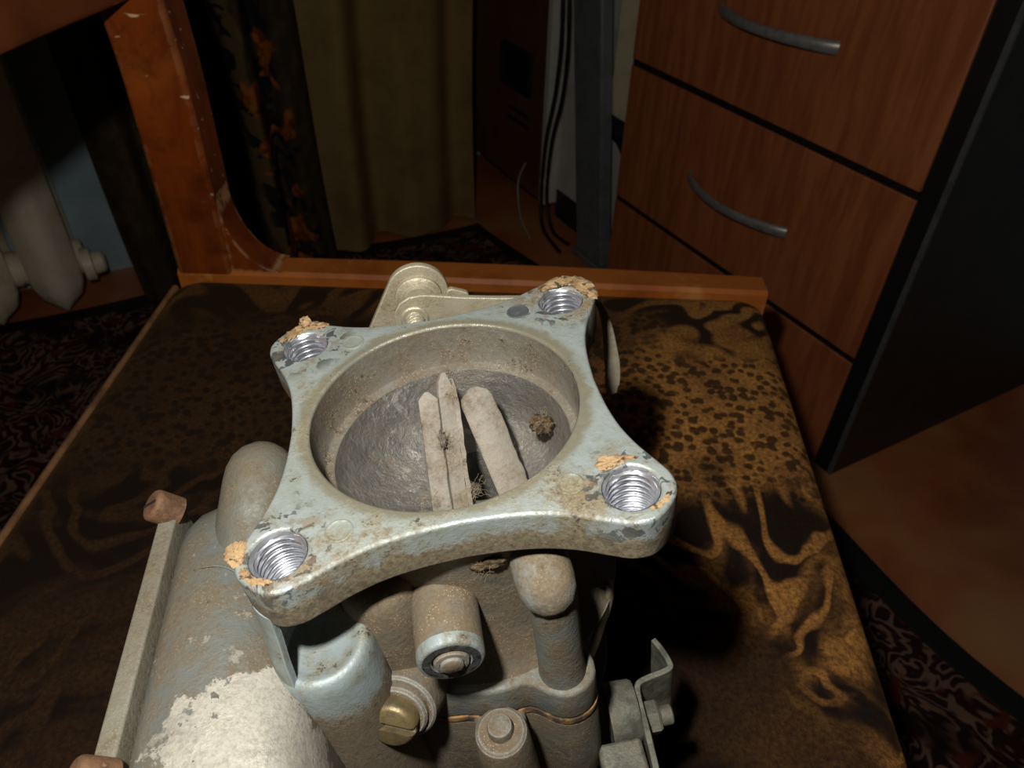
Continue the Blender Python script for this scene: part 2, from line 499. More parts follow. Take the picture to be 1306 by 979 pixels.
# ------------------------------------------------------------------ drawer cabinet
def drawer_cabinet():
    t = empty('drawer_cabinet', RP(0.28, 0.22, 0), 'brown drawer cabinet with black sides and bowed steel handles', 'cabinet')
    o = Vector(t.location)
    mb = MB()
    rbox(mb, (0.0, 0.0, 0.0), (0.018, 0.45, 0.70)); mb.build('side_panel', M_BLACK, t, origin=o, bevel=0.001)
    mb = MB(); rbox(mb, (0.0, -0.0035, 0.0), (0.006, 0.0, 0.70)); mb.build('edge_band', M_EDGE, t, origin=o, label='grey edge band of the black side')
    mb = MB(); rbox(mb, (0.0062, -0.003, 0.0), (0.0297, 0.0, 0.70)); mb.build('edge_channel', M_GAP, t, origin=o, label='black channel beside the drawers')
    mb = MB(); rbox(mb, (0.545, 0.0, 0.0), (0.560, 0.45, 0.70)); mb.build('side_panel', M_BLACK, t, origin=o, bevel=0.001)
    mb = MB(); rbox(mb, (0.018, 0.012, 0.0), (0.545, 0.45, 0.69)); mb.build('body', M_GAP, t, origin=o)
    mb = MB(); rbox(mb, (-0.01, -0.015, 0.70), (0.57, 0.47, 0.722)); mb.build('top', M_DRAW, t, origin=o, bevel=0.002)
    for z0, z1, hz in ((0.012, 0.178, 0.095), (0.187, 0.404, 0.292), (0.414, 0.632, 0.524), (0.641, 0.696, None)):
        mb = MB(); rbox(mb, (0.030, -0.006, z0), (0.560, 0.012, z1))
        dr = mb.build('drawer', M_DRAW, t, origin=o, bevel=0.0012)
        if z1 < 0.69:
            mb = MB(); rbox(mb, (0.030, -0.0035, z1 + 0.0002), (0.560, 0.012, z1 + 0.0092)); mb.build('gap_strip', M_GAP, t, origin=o, label='black strip between drawers')
        if hz:
            P = []
            for k in range(25):
                s = k/24; a = 0.184 + 0.199*s
                P.append(RP(a, -0.008 - 0.030*math.sin(math.pi*s)**0.8, hz))
            mb = MB(); mb.tube(P, [0.0085 - 0.002*math.sin(math.pi*k/24) for k in range(25)], 10, flat=0.55)
            mb.build('handle', M_STEEL, dr, origin=o, angle=60)
drawer_cabinet()

# ------------------------------------------------------------------ things in the gap left of the drawers
def brown_cabinet():
    t = empty('side_cabinet', RP(0.99, 0.25, 0), 'dark brown cabinet with a square vent beside the olive curtain', 'cabinet')
    o = Vector(t.location)
    mb = MB(); rbox(mb, (0.868, 0.032, 0.03), (1.219, 0.46, 0.95)); mb.build('body', M_DKBROWN, t, origin=o, bevel=0.002)
    mb = MB(); rbox(mb, (0.852, 0.026, 0.03), (0.868, 0.46, 0.95)); mb.build('edge_strip', M_PALE, t, origin=o, bevel=0.001, label='pale edge strip')
    mb = MB(); rbox(mb, (0.90, 0.06, 0.0), (1.19, 0.45, 0.03)); mb.build('plinth', M_PLINTH, t, origin=o)
    mb = MB()
    for a, b in (((0.925, 0.022, 0.235), (1.045, 0.032, 0.243)), ((0.925, 0.022, 0.312), (1.045, 0.032, 0.320)), ((0.925, 0.022, 0.243), (0.933, 0.032, 0.312)), ((1.037, 0.022, 0.243), (1.045, 0.032, 0.312))):
        rbox(mb, a, b)
    vf = mb.build('vent_frame', M_PLINTH, t, origin=o)
    mb = MB(); rbox(mb, (0.933, 0.029, 0.243), (1.037, 0.0318, 0.312)); mb.build('vent_backing', M_GAP, vf, origin=o)
    for k in range(5):
        mb = MB(); rbox(mb, (0.933, 0.0255, 0.249 + 0.013*k), (1.037, 0.0288, 0.254 + 0.013*k)); mb.build('slat', M_PLINTH, vf, origin=o)
    for k in range(2):
        mb = MB(); rbox(mb, (0.93, 0.0295, 0.165 + 0.022*k), (1.02, 0.032, 0.172 + 0.022*k)); mb.build('groove_strip', M_GAP, t, origin=o)
brown_cabinet()
def pale_unit():
    t = empty('pale_panel', RP(0.70, 0.1, 0), 'pale grey board with black plinth behind the slanted grey leg', 'panel')
    o = Vector(t.location)
    mb = MB(); rbox(mb, (0.575, 0.06, 0.062), (0.849, 0.078, 0.80)); mb.build('board', M_PALE, t, origin=o, bevel=0.001)
    mb = MB(); rbox(mb, (0.575, 0.058, 0.0), (0.849, 0.078, 0.062)); mb.build('plinth', M_PLINTH, t, origin=o, bevel=0.001)
pale_unit()
def grey_leg():
    t = empty('desk_leg', RP(0.65, 0.02, 0), 'slanted grey metal desk leg between two cabinets', 'desk leg')
    o = Vector(t.location)
    mb = MB()
    rings = []
    for z, a in ((0.012, 0.645), (0.46, 0.722), (0.80, 0.780)):
        rings.append([RP(a - 0.044, 0.010, z), RP(a + 0.044, 0.010, z), RP(a + 0.044, 0.036, z), RP(a - 0.044, 0.036, z)])
    mb.loft(rings); mb.build('post', M_GREY, t, origin=o, bevel=0.004)
    mb = MB(); rbox(mb, (0.59, 0.005, 0.0), (0.70, 0.041, 0.012)); mb.build('foot', M_GREY, t, origin=o, bevel=0.002)
grey_leg()
def duct():
    t = empty('cable_duct', RP(0.62, 0.05, 0.25), 'cream plastic strip hanging beside the brown drawers', 'cable duct')
    o = Vector(t.location)
    mb = MB(); rbox(mb, (0.588, 0.038, 0.285), (0.668, 0.0595, 0.80)); mb.build('cover', M_CREAM, t, origin=o, bevel=0.005)
    mb = MB(); rbox(mb, (0.585, 0.036, 0.255), (0.671, 0.0595, 0.285)); mb.build('end_cap', M_PLINTH, t, origin=o, bevel=0.002, label='black end of the strip')
duct()
def cable(pts, r, mat, label):
    mb = MB(); mb.tube(catmull(pts, 8), r, 8)
    tag(mb.build('power_cable', mat, None, angle=60), label, 'cable', 'cables in the gap beside the drawers')
cable([RP(0.83, 0.0, 0.80), RP(0.797, 0.010, 0.45), RP(0.805, 0.014, 0.30), RP(0.83, 0.013, 0.18), RP(0.835, 0.012, 0.06), RP(0.80, 0.0, 0.004), RP(0.70, -0.02, 0.004)], 0.004, M_CABLE, 'black cable running down in front of the pale edge strip to the floor')
cable([RP(0.815, -0.004, 0.80), RP(0.779, 0.012, 0.45), RP(0.785, 0.018, 0.30), RP(0.815, 0.017, 0.18), RP(0.818, 0.015, 0.06), RP(0.78, 0.012, 0.005), RP(0.72, 0.012, 0.005)], 0.004, M_CABLE, 'black cable close beside the slanted grey leg')
cable([RP(0.662, 0.050, 0.247), RP(0.630, 0.044, 0.243), RP(0.600, 0.043, 0.215), RP(0.585, 0.045, 0.19), RP(0.580, 0.052, 0.17)], 0.006, M_CABLE, 'thick black cable looped below the cream strip')
cable([RP(0.92, 0.020, 0.10), RP(0.93, 0.010, 0.06), RP(0.91, 0.0, 0.02), RP(0.86, -0.02, 0.004), RP(0.78, -0.045, 0.004)], 0.0016, M_WCABLE, 'thin white cable trailing from the dark brown cabinet')

# ------------------------------------------------------------------ chair
def chair():
    t = empty('wooden_chair', (-0.035, 0.28, 0), 'varnished wooden chair with brown and gold plush seat under the carburetor', 'chair')
    o = Vector(t.location)
    x0, x1, y0, y1 = -0.262, 0.192, 0.052, 0.4985
    def bx(n, a, b, m=M_WOOD, bev=0.003, **k):
        return MB().box(a, b).build(n, m, t, origin=o, bevel=bev, **k)
    # seat cushion: rounded slab with a very slight crown
    nx = 46; mbs = MB(); rings = []
    def rr(inset, z):
        r = 0.022; P = []
        for cx_, cy_, a in ((x1-r, y1-r, 0), (x0+r, y1-r, 90), (x0+r, y0+r, 180), (x1-r, y0+r, 270)):
            for k in range(9):
                an = math.radians(a + 90*k/8)
                P.append((cx_ + (r-inset*0.6)*math.cos(an) - inset*0.4*(1 if cx_ > 0 else -1), cy_ + (r-inset*0.6)*math.sin(an) - inset*0.4*(1 if cy_ > 0.2 else -1), z))
        return [(px - (0.056*(y1 - py) if px > 0 else 0), py, pz) for px, py, pz in P]
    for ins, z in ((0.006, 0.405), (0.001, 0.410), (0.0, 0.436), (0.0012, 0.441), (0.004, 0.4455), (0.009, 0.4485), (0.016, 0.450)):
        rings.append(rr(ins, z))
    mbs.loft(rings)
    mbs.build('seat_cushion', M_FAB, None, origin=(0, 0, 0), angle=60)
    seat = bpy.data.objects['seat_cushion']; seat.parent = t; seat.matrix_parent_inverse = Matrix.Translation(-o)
    # piping along the backrest edge
    MB().tube([(x0+0.001, y0+0.03, 0.4435), (x0+0.001, 0.25, 0.4437), (x0+0.001, y1-0.01, 0.4435)], 0.0026, 8).build('piping', M_PIPE, t, origin=o, label='tan piping along the seat edge')
    # frame rails
    RL = MB(); P = []
    n = 40
    rings = []
    for i in range(n + 1):
        s = i/n; x = -0.262 + s*0.458
        zt = 0.4525 + 0.001*math.sin(s*3.1) - 0.0015*s
        yb = 0.526 + 0.003*math.sin(s*3.14)
        rings.append([(x, 0.4992, 0.392), (x, 0.4992, zt - 0.003), (x, 0.5022, zt), (x, yb - 0.004, zt), (x, yb, zt - 0.004), (x, yb, 0.392)])
    RL.loft(rings); RL.build('seat_rail', M_RAIL, t, origin=o, angle=40)
    bx('seat_rail', (x0, 0.020, 0.385), (x1, 0.050, 0.438))
    bx('seat_rail', (x0 + 0.004, 0.050, 0.350), (x0 + 0.026, 0.499, 0.404))
    bx('seat_rail', (x1 - 0.030, 0.050, 0.350), (x1 - 0.006, 0.499, 0.404))
    # backrest posts (on the -x side) with curved brackets towards the side rails
    for sy, yc in ((1, 0.512), (-1, 0.038)):
        mb = MB(); rings = []
        for k in range(31):
            q = k/30; z = 0.0 + 0.95*q
            lean = -0.06*max(0, (q - 0.62)/0.38)**1.6
            dep = 0.019 if z < 0.42 else 0.021
            y_a = yc - dep; y_b = yc + dep
            if sy > 0: y_a = 0.4995 if z > 0.40 else yc - 0.016
            # bracket flare at the seat
            fl_ = 0.0
            if 0.455 < z < 0.60: fl_ = 0.0
            rings.append([(-0.2615 + lean, y_a, z), (-0.2195 + lean + fl_, y_a, z), (-0.2195 + lean + fl_, y_b, z), (-0.2615 + lean, y_b, z)])
        mb.loft(rings)
        mb.build('back_post', M_WOOD, t, origin=o, bevel=0.003, bseg=3)
        # fillet bracket between post and rail
        R = 0.062; P2 = [(-0.2195, 0.4525)]
        for k in range(15):
            a = math.radians(180 + 90*k/14)
            P2.append((-0.2195 + R*0.62 + R*0.62*math.cos(a), 0.4525 + R + R*math.sin(a)))
        ya, yb = (yc - 0.011, yc + 0.016)
        mb = MB(); mb.loft([[(p[0], ya, p[1]) for p in P2], [(p[0], yb, p[1]) for p in P2]])
        mb.build('corner_bracket', M_WOOD, t, origin=o, bevel=0.0015)
    # backrest board between the posts, slightly curved
    rings = []
    for i in range(21):
        s = i/20; y = 0.057 + s*(0.4985 - 0.057)
        bow = -0.018*math.sin(math.pi*s)
        pr = []
        for xx, zz in ((-0.250, 0.644), (-0.228, 0.644), (-0.226, 0.649), (-0.240, 0.76), (-0.262, 0.80), (-0.282, 0.80), (-0.262, 0.76), (-0.252, 0.68)):
            pr.append((xx + bow - 0.012, y, zz))
        rings.append(pr)
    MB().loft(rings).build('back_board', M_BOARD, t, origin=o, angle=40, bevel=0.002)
    # front legs (on the +x side) and stretchers
    for yc in (0.035, 0.5105):
        mb = MB(); mb.loft([[(0.165+w*a, yc+w*b, z) for a, b in ((-1,-1),(1,-1),(1,1),(-1,1))] for z, w in ((0, 0.012), (0.20, 0.0145), (0.392, 0.0155))])
        mb.build('leg', M_WOOD, t, origin=o, bevel=0.003)
        bx('stretcher', (-0.222, yc - 0.008, 0.17), (0.155, yc + 0.008, 0.195))
    bx('stretcher', (-0.05, 0.04, 0.176), (-0.03, 0.51, 0.192))
M_RAIL = layered('tan_rail_wood', C(176, 100, 38), [(C(140, 68, 22), 9, 0.45, 0.7), (C(196, 130, 66), 30, 0.55, 0.75)], 0.4, coat=0.2)  # lighter tan mix than the other chair wood
M_BOARD = layered('dimmed_board_wood', C(116, 62, 32), [(C(90, 46, 24), 18, 0.4, 0.7)], 0.35, coat=0.2)  # chair wood darkened in colour, for the flash striking the board obliquely
M_PIPE = layered('tan_piping_cord', C(132, 92, 54), [(C(90, 60, 36), 60, 0.4, 0.7)], 0.8)
chair()

# ------------------------------------------------------------------ carburetor materials
def m_cast(name, paint, dust, dust_lo, dust_hi, dark_lo=0.66, metal=0.25, rough=0.48, silver=None, patina=None, bare=0.0,
           zdust=None, ring=False, chips=False, wear=0.0, grain=0.5, wear_col=None):
    """old zinc casting: blue-grey skin, brown dust, black specks, worn edges, optional bare silver patch"""
    t = NT(name)
    n_big = t.noise(38, 6, 0.68)
    n_mid = t.noise(150, 6, 0.7)
    n_fine = t.noise(800, 5, 0.75)
    x, y, z = t.xyz()
    c = t.mix(t.step(n_mid, 0.35, 0.7), paint, patina or C(128, 130, 116))
    dn = t.math('ADD', t.math('MULTIPLY', n_big, 0.55), t.math('ADD', t.math('MULTIPLY', n_mid, 0.30), t.math('MULTIPLY', n_fine, 0.15)))
    if zdust:
        # road dust stuck to the lower band of the casting
        g = t.math('SUBTRACT', 1.0, t.step(z, (zdust[1] + 190.0)/1000, (zdust[0] + 190.0)/1000))
        dn = t.math('ADD', dn, t.math('MULTIPLY', g, zdust[2]))
    d = t.step(dn, dust_lo, dust_hi)
    dc = t.mix(t.step(n_fine, 0.3, 0.7), dust, C(92, 80, 62))
    dc = t.mix(t.math('MULTIPLY', t.step(t.noise(420, 3, 0.6), 0.60, 0.70), 0.6), dc, C(70, 60, 46))
    c = t.mix(d, c, dc)
    if ring:
        rad = t.math('SQRT', t.math('ADD', t.math('MULTIPLY', x, x), t.math('MULTIPLY', y, y)))
        rr_ = t.math('ADD', rad, t.math('MULTIPLY', t.math('SUBTRACT', n_mid, 0.5), 0.010))
        k = t.math('SUBTRACT', 1.0, t.step(rr_, 0.0342, 0.0368))
        c = t.mix(t.math('MULTIPLY', k, 0.75), c, t.mix(n_mid, C(136, 126, 92), C(96, 86, 66)))
    met = t.math('MULTIPLY', t.math('SUBTRACT', 1.0, d), metal)
    rg = t.math('ADD', t.math('MULTIPLY', d, 0.35), t.math('ADD', rough - 0.06, t.math('MULTIPLY', n_mid, 0.12)))
    if bare:
        b = t.math('MULTIPLY', t.step(t.noise(95, 5, 0.75), 0.60, 0.64), bare)
        c = t.mix(b, c, C(182, 176, 158))
    if silver:
        wob = t.math('ADD', t.dist(silver[0]), t.math('MULTIPLY', t.math('SUBTRACT', t.noise(110, 8, 0.75), 0.5), silver[2]))
        k = t.math('SUBTRACT', 1.0, t.step(wob, silver[1] - 0.0006, silver[1] + 0.0006))
        k = t.math('MULTIPLY', k, t.math('SUBTRACT', 1.0, t.step(t.noise(210, 4, 0.6), 0.66, 0.68)))
        c = t.mix(k, c, t.mix(t.step(n_fine, 0.4, 0.7), C(170, 166, 154), C(142, 138, 126)))
        met = t.math('ADD', met, t.math('MULTIPLY', k, 0.15))
    blk = t.step(t.math('ADD', t.math('MULTIPLY', n_mid, 0.6), t.math('MULTIPLY', n_fine, 0.4)), dark_lo, dark_lo + 0.05)
    c = t.mix(t.math('MULTIPLY', blk, 0.85), c, C(42, 41, 38))
    if chips:
        near = None
        for hx, hy in ((-36, 35.2), (36, 35.2), (36.6, -36.4), (-37.2, -36.2)):
            k = t.math('SUBTRACT', 1.0, t.step(t.dist((hx/1000, hy/1000, 0.19)), 0.0085, 0.0155))
            near = k if near is None else t.math('MAXIMUM', near, k)
        ch = t.math('MULTIPLY', t.step(t.noise(230, 4, 0.6, 0.6), 0.545, 0.565), near)
        c = t.mix(t.math('MULTIPLY', ch, 0.8), c, C(46, 48, 50))
        br = t.math('MULTIPLY', t.step(t.noise(190, 5, 0.7, 0.3), 0.50, 0.60), near)
        c = t.mix(t.math('MULTIPLY', br, 0.55), c, C(128, 108, 80))
    if wear:
        bv = t.n('ShaderNodeBevel', samples=4); bv.inputs['Radius'].default_value = 0.0009
        ge = t.n('ShaderNodeNewGeometry')
        dt = t.n('ShaderNodeVectorMath', operation='DOT_PRODUCT')
        t.l(bv.outputs[0], dt.inputs[0]); t.l(ge.outputs['Normal'], dt.inputs[1])
        e = t.math('MULTIPLY', t.math('SUBTRACT', 1.0, t.step(dt.outputs['Value'], 0.90, 0.995)), wear)
        e = t.math('MULTIPLY', e, t.step(n_mid, 0.30, 0.55))
        c = t.mix(e, c, wear_col or C(186, 200, 208))
        met = t.math('ADD', met, t.math('MULTIPLY', e, 0.35))
        rg = t.math('SUBTRACT', rg, t.math('MULTIPLY', e, 0.12))
    gr = t.math('MULTIPLY', t.step(t.voro(1500), 0.34, 0.18), t.step(n_mid, 0.45, 0.6))
    c = t.mix(t.math('MULTIPLY', gr, 0.35*grain), c, C(196, 182, 156))
    h = t.math('ADD', t.math('MULTIPLY', n_fine, 0.7), t.math('ADD', n_mid, t.math('MULTIPLY', d, 0.5)))
    t.bump(h, 0.40, 0.0006)
    return t.done(c, rg, met, 0.5)

M_FLANGE = m_cast('blue_grey_flange_casting', C(158, 166, 164), C(128, 119, 96), 0.48, 0.62, 0.585, metal=0.34, rough=0.32, patina=C(140, 148, 138), zdust=(-3.0, -11.0, 0.26), ring=True, chips=True, wear=0.9)
M_BODY = m_cast('dusty_body_casting', C(102, 102, 94), C(108, 93, 72), 0.34, 0.54, 0.62, wear=0.5, grain=1.0)
M_PIPEC = m_cast('grey_blue_casting', C(112, 118, 116), C(108, 95, 75), 0.43, 0.60, 0.62, wear=0.9, zdust=(-66, -84, 0.1))
M_HEAD = m_cast('dusty_pipe_head_casting', C(130, 136, 133), C(114, 100, 79), 0.40, 0.56, 0.62, wear=0.4)
M_BOWL = m_cast('float_bowl_casting', C(108, 112, 108), C(102, 95, 78), 0.40, 0.58, 0.64, silver=((-0.047, -0.068, 0.163), 0.0245, 0.040), bare=0.3, patina=C(98, 97, 87))
M_BOSS = m_cast('brown_grey_boss_casting', C(104, 106, 98), C(98, 91, 74), 0.42, 0.62, 0.64, patina=C(100, 98, 86))
M_LIDC = m_cast('lid_casting', C(122, 116, 101), C(104, 94, 76), 0.42, 0.62, 0.66, wear=0.3)
M_CUPC = m_cast('pale_boss_casting', C(142, 154, 156), C(104, 94, 76), 0.50, 0.66, 0.575, zdust=(-36, -56, 0.22), wear=0.7)
M_BORE = m_cast('dusty_bore_casting', C(108, 104, 96), C(102, 92, 78), 0.38, 0.58, 0.58, metal=0.1, rough=0.5, grain=1.0, wear=0.5, wear_col=C(160, 150, 128))
M_LEAF = m_cast('chalky_leaf_metal', C(138, 132, 121), C(118, 107, 92), 0.42, 0.60, 0.60, metal=0.1, rough=0.6, patina=C(150, 140, 124), grain=0.6)
M_LEVER = m_cast('plated_lever_steel', C(168, 160, 138), C(136, 124, 98), 0.46, 0.66, 0.68, metal=0.35, rough=0.40, patina=C(150, 142, 118), wear=0.8, wear_col=C(206, 200, 178))
M_DULL = m_cast('dull_grey_steel', C(88, 86, 77), C(84, 77, 63), 0.44, 0.66, 0.66, metal=0.3, wear=0.4, wear_col=C(150, 146, 134))
def m_venturi():
    """charcoal glossy casting with bright glints painted into its colour"""
    t = NT('sooty_venturi_casting')
    n1 = t.noise(60, 6, 0.7); n2 = t.noise(260, 6, 0.75)
    c = t.mix(t.step(n1, 0.35, 0.65), C(126, 122, 114), C(100, 98, 94))
    c = t.mix(t.math('MULTIPLY', t.step(t.noise(90, 5, 0.7), 0.52, 0.7), 0.7), c, C(120, 110, 94))
    gl = t.step(t.noise(210, 5, 0.7, 0.4, t.mapped(scale=(1, 1, 0.35))), 0.57, 0.63)
    c = t.mix(t.math('MULTIPLY', gl, 0.8), c, C(170, 168, 160))  # glints of the funnel wall painted as lighter streaks
    c = t.mix(t.math('MULTIPLY', t.step(n2, 0.64, 0.7), 0.8), c, C(36, 35, 33))
    t.bump(t.math('ADD', n2, n1), 0.9, 0.0012)
    return t.done(c, 0.30, t.math('ADD', t.math('MULTIPLY', gl, 0.3), 0.25), 0.6)
M_VENT = m_venturi()
M_SOOT = layered('oily_dark_face', C(66, 68, 68), [(C(96, 98, 96), 300, 0.5, 0.65), (C(40, 40, 38), 500, 0.5, 0.6)], 0.5, 0.2, bump=(700, 0.4))
M_THREAD = layered('bright_thread_steel', C(206, 208, 214), [(C(150, 150, 156), 300, 0.5, 0.75)], 0.25, 0.85)
M_RUST = layered('rusty_screw_steel', C(112, 82, 58), [(C(82, 56, 38), 200, 0.45, 0.65), (C(134, 108, 80), 400, 0.58, 0.7)], 0.7, 0.2, bump=(600, 0.4))
M_BRASS = layered('tarnished_brass', C(134, 118, 82), [(C(104, 92, 70), 180, 0.4, 0.65), (C(96, 84, 66), 500, 0.55, 0.75)], 0.42, 0.55, bump=(700, 0.2))
M_GASKET = layered('torn_gasket_cardboard', C(176, 146, 106), [(C(136, 108, 74), 260, 0.42, 0.62), (C(70, 60, 48), 420, 0.54, 0.62)], 0.95, bump=(900, 0.8))
M_GLINE = layered('orange_gasket_edge', C(150, 112, 66), [(C(62, 50, 38), 70, 0.42, 0.55)], 0.9, bump=(700, 0.5))
M_SPOT = m_cast('cast_pip', C(140, 148, 142), C(132, 126, 100), 0.46, 0.62, 0.62, wear=0.0)
M_SPOTD = layered('dark_cast_pip', C(72, 76, 78), [(C(92, 92, 88), 300, 0.45, 0.65)], 0.6, 0.1, bump=(700, 0.4))
M_DIRT = layered('brown_dirt', C(112, 94, 70), [(C(66, 56, 42), 500, 0.42, 0.62)], 1.0, bump=(900, 1.0), spec=0.1)
M_LINT = layered('grey_lint', C(150, 138, 118), [(C(110, 98, 80), 400, 0.4, 0.7)], 1.0, spec=0.1)
M_VOID = layered('oily_throttle_plate', C(30, 29, 28), [(C(44, 42, 38), 120, 0.45, 0.7)], 0.6)

# ------------------------------------------------------------------ carburetor (local millimetres, origin of the drawing = bore centre on the top face)
E1 = Vector((0.975748, 0.168297, 0.139971)); E2 = Vector((-0.169411, 0.985537, -0.004007)); EN = Vector((-0.138621, -0.019803, 0.990148))
BO = Vector((-0.0164027, 0.1375238, 0.6399675))
ZO = 190.0
base = BO - EN*ZO/1000
CMX = Matrix(((E1.x, E2.x, EN.x, base.x), (E1.y, E2.y, EN.y, base.y), (E1.z, E2.z, EN.z, base.z), (0, 0, 0, 1)))
carb = empty('carburetor', None, 'old dirty grey metal carburetor with a four-eared flange standing on the chair seat', 'carburetor', M=CMX)
OFF = (0, 0, ZO/1000)
def K(): return MB(0.001, OFF)
ZT = Matrix.Translation((0, 0, ZO))
def P3(name, loops, z0, z1, mat, parent=None, bevel=0.6, label=None, M=None, res=3):
    return plate(name, loops, z0, z1, mat, parent or carb, bevel, 0.001, (ZT @ M) if M else ZT, label, res)

# top flange
q = [(0, -37.3), (9, -37.8), (17, -39), (24, -41.2), (30, -44), (35, -45.9), (40, -45.2)]
quad = q + [(-b, -a) for a, b in reversed(q)]
quad = [(p.x, p.y) for p in catmull([(a, b, 0) for a, b in quad], 5)][:-1]
outer = []
for k in range(4):
    c_, s_ = math.cos(k*math.pi/2), math.sin(k*math.pi/2)
    outer += [(a*c_ - b*s_, a*s_ + b*c_) for a, b in quad]
HOLES = [(-36, 35.2), (36, 35.2), (36.6, -36.4), (-37.2, -36.2)]
flange = P3('top_flange', [outer, circle(0, 0, 32.8, 96)] + [circle(a, b, 6.1, 40) for a, b in HOLES], -12, 0, M_FLANGE, bevel=0.9, res=4)

# threads
for a, b in HOLES:
    V = []; F = []; nt, nz = 40, 96
    for k in range(nz + 1):
        z = -0.6 - 13.0*k/nz
        for j in range(nt):
            th = 2*math.pi*j/nt
            ph = (z/1.75 + j/nt) % 1.0
            r = 5.05 + 0.95*math.exp(-((ph - 0.5)/0.13)**2)
            if k < 8: r = max(r, 6.0 - 0.11*k)
            V.append((a + r*math.cos(th), b + r*math.sin(th), z))
    for k in range(nz):
        for j in range(nt):
            F.append((k*nt + j, k*nt + (j+1) % nt, (k+1)*nt + (j+1) % nt, (k+1)*nt + j))
    F.append(tuple(nz*nt + j for j in range(nt)))
    K().add(V, F).build('thread', M_THREAD, flange, angle=50, label='bright threaded hole')
# cast pips beside the holes
for a, b, m in ((24.4, -32.5, M_SPOT), (-24.6, -33.4, M_SPOT), (-22.6, 32.6, M_SPOT), (23.5, 33.2, M_SPOTD)):
    K().lathe([(3.1, -0.2), (3.1, 0.12), (2.75, 0.30), (2.4, 0.16), (2.1, 0.12), (0, 0.14)], (a, b, 0), seg=28).build('cast_pip', m, flange)

# torn cardboard gasket left at the ears
def flake(pts, z, h, seed, label):
    """ragged sheet between 2D outline points"""
    rnd = random.Random(seed)
    P = [(p.x, p.y) for p in catmull([(a, b, 0) for a, b in pts + [pts[0]]], 8)][:-1]
    P = [(a + rnd.uniform(-.35, .35), b + rnd.uniform(-.35, .35)) for a, b in P]
    cxx = sum(p[0] for p in P)/len(P); cyy = sum(p[1] for p in P)/len(P)
    rings = []
    for s, hh in ((1, 0.0), (0.97, 0.7), (0.72, 1.0), (0.4, 0.9)):
        rings.append([(cxx + (a-cxx)*s + rnd.uniform(-.12, .12), cyy + (b-cyy)*s + rnd.uniform(-.12, .12), z + h*hh*rnd.uniform(0.6, 1.2)) for a, b in P])
    K().loft(rings).build('gasket_residue', M_GASKET, flange, angle=80, label=label)
flake([(-41.5, 43.2), (-36, 46.8), (-30, 44.6), (-31.5, 42.0), (-36, 42.6), (-40.5, 39.6), (-43.5, 39.0)], -0.1, 0.6, 1, 'tan cardboard shred on the ear beside the round lever')
flake([(-37.6, 47.6), (-35.6, 47.4), (-34.5, 45.2), (-37.6, 45.0)], 0.2, 1.6, 11, 'upturned tan cardboard corner')
flake([(31, 42.8), (36.5, 46.6), (42.6, 45.4), (46.4, 39.6), (46.0, 33.0), (43.4, 34.5), (42.2, 40.0), (36.5, 42.0), (31.5, 41.0)], -0.1, 1.0, 2, 'tan cardboard shred around the ear beside the hanging strip')
flake([(-43.6, -31.4), (-46.4, -31.0), (-48.2, -32.4), (-48.0, -35.8), (-45.8, -37.8), (-44.2, -36.6)], -0.05, 0.4, 3, 'orange tan cardboard shred hanging over the ear above the float bowl')
flake([(-44.4, -38.6), (-44.0, -40.8), (-41.6, -42.8), (-38.4, -43.8), (-38.0, -42.9), (-41.2, -41.4), (-43.4, -38.4)], -0.05, 0.3, 13, 'tan cardboard rim below the threaded hole')
flake([(30.6, -29.0), (32.6, -26.4), (36.0, -27.0), (40.6, -28.4), (37.0, -29.2), (33.0, -31.0)], -0.1, 0.28, 4, 'tan cardboard shred on the ear above the bent bracket')
flake([(39.0, -43.6), (41.8, -42.6), (44.2, -40.0), (43.6, -39.6), (41.4, -41.6), (39.0, -42.9)], -0.1, 0.22, 5, 'tan cardboard rim beside the threaded hole')

# bore with step and funnel, and the plate at its bottom
prof = [(32.75, -0.8), (32.7, -6), (32.5, -12.6), (31.9, -13.3), (30.6, -13.6), (30.2, -14.0)]
K().lathe(prof, seg=96, caps=False).build('bore', M_BORE, carb, angle=40)
rings = []
for r_, z_, f_ in ((30.25, -13.9, 0), (30.0, -15.5, 0), (29.2, -18, .05), (27.2, -23, .2), (24.0, -29, .45), (19.0, -32.6, .75), (13.0, -35.2, .95), (9.6, -36.2, 1), (9.0, -38, 1), (9.0, -48, 1), (9.0, -66, 1)):
    rings.append([(5.0*f_ + r_*math.cos(2*math.pi*j/96), 9.5*f_ + r_*math.sin(2*math.pi*j/96), z_) for j in range(96)])
K().loft(rings, caps=False).build('venturi', M_VENT, carb, angle=40, label='dark sooty inner funnel')
K().lathe([(9.4, -65.5), (5, -65.2), (0, -65)], (5.0, 9.5, 0), seg=32).build('throttle_plate', M_VOID, carb)

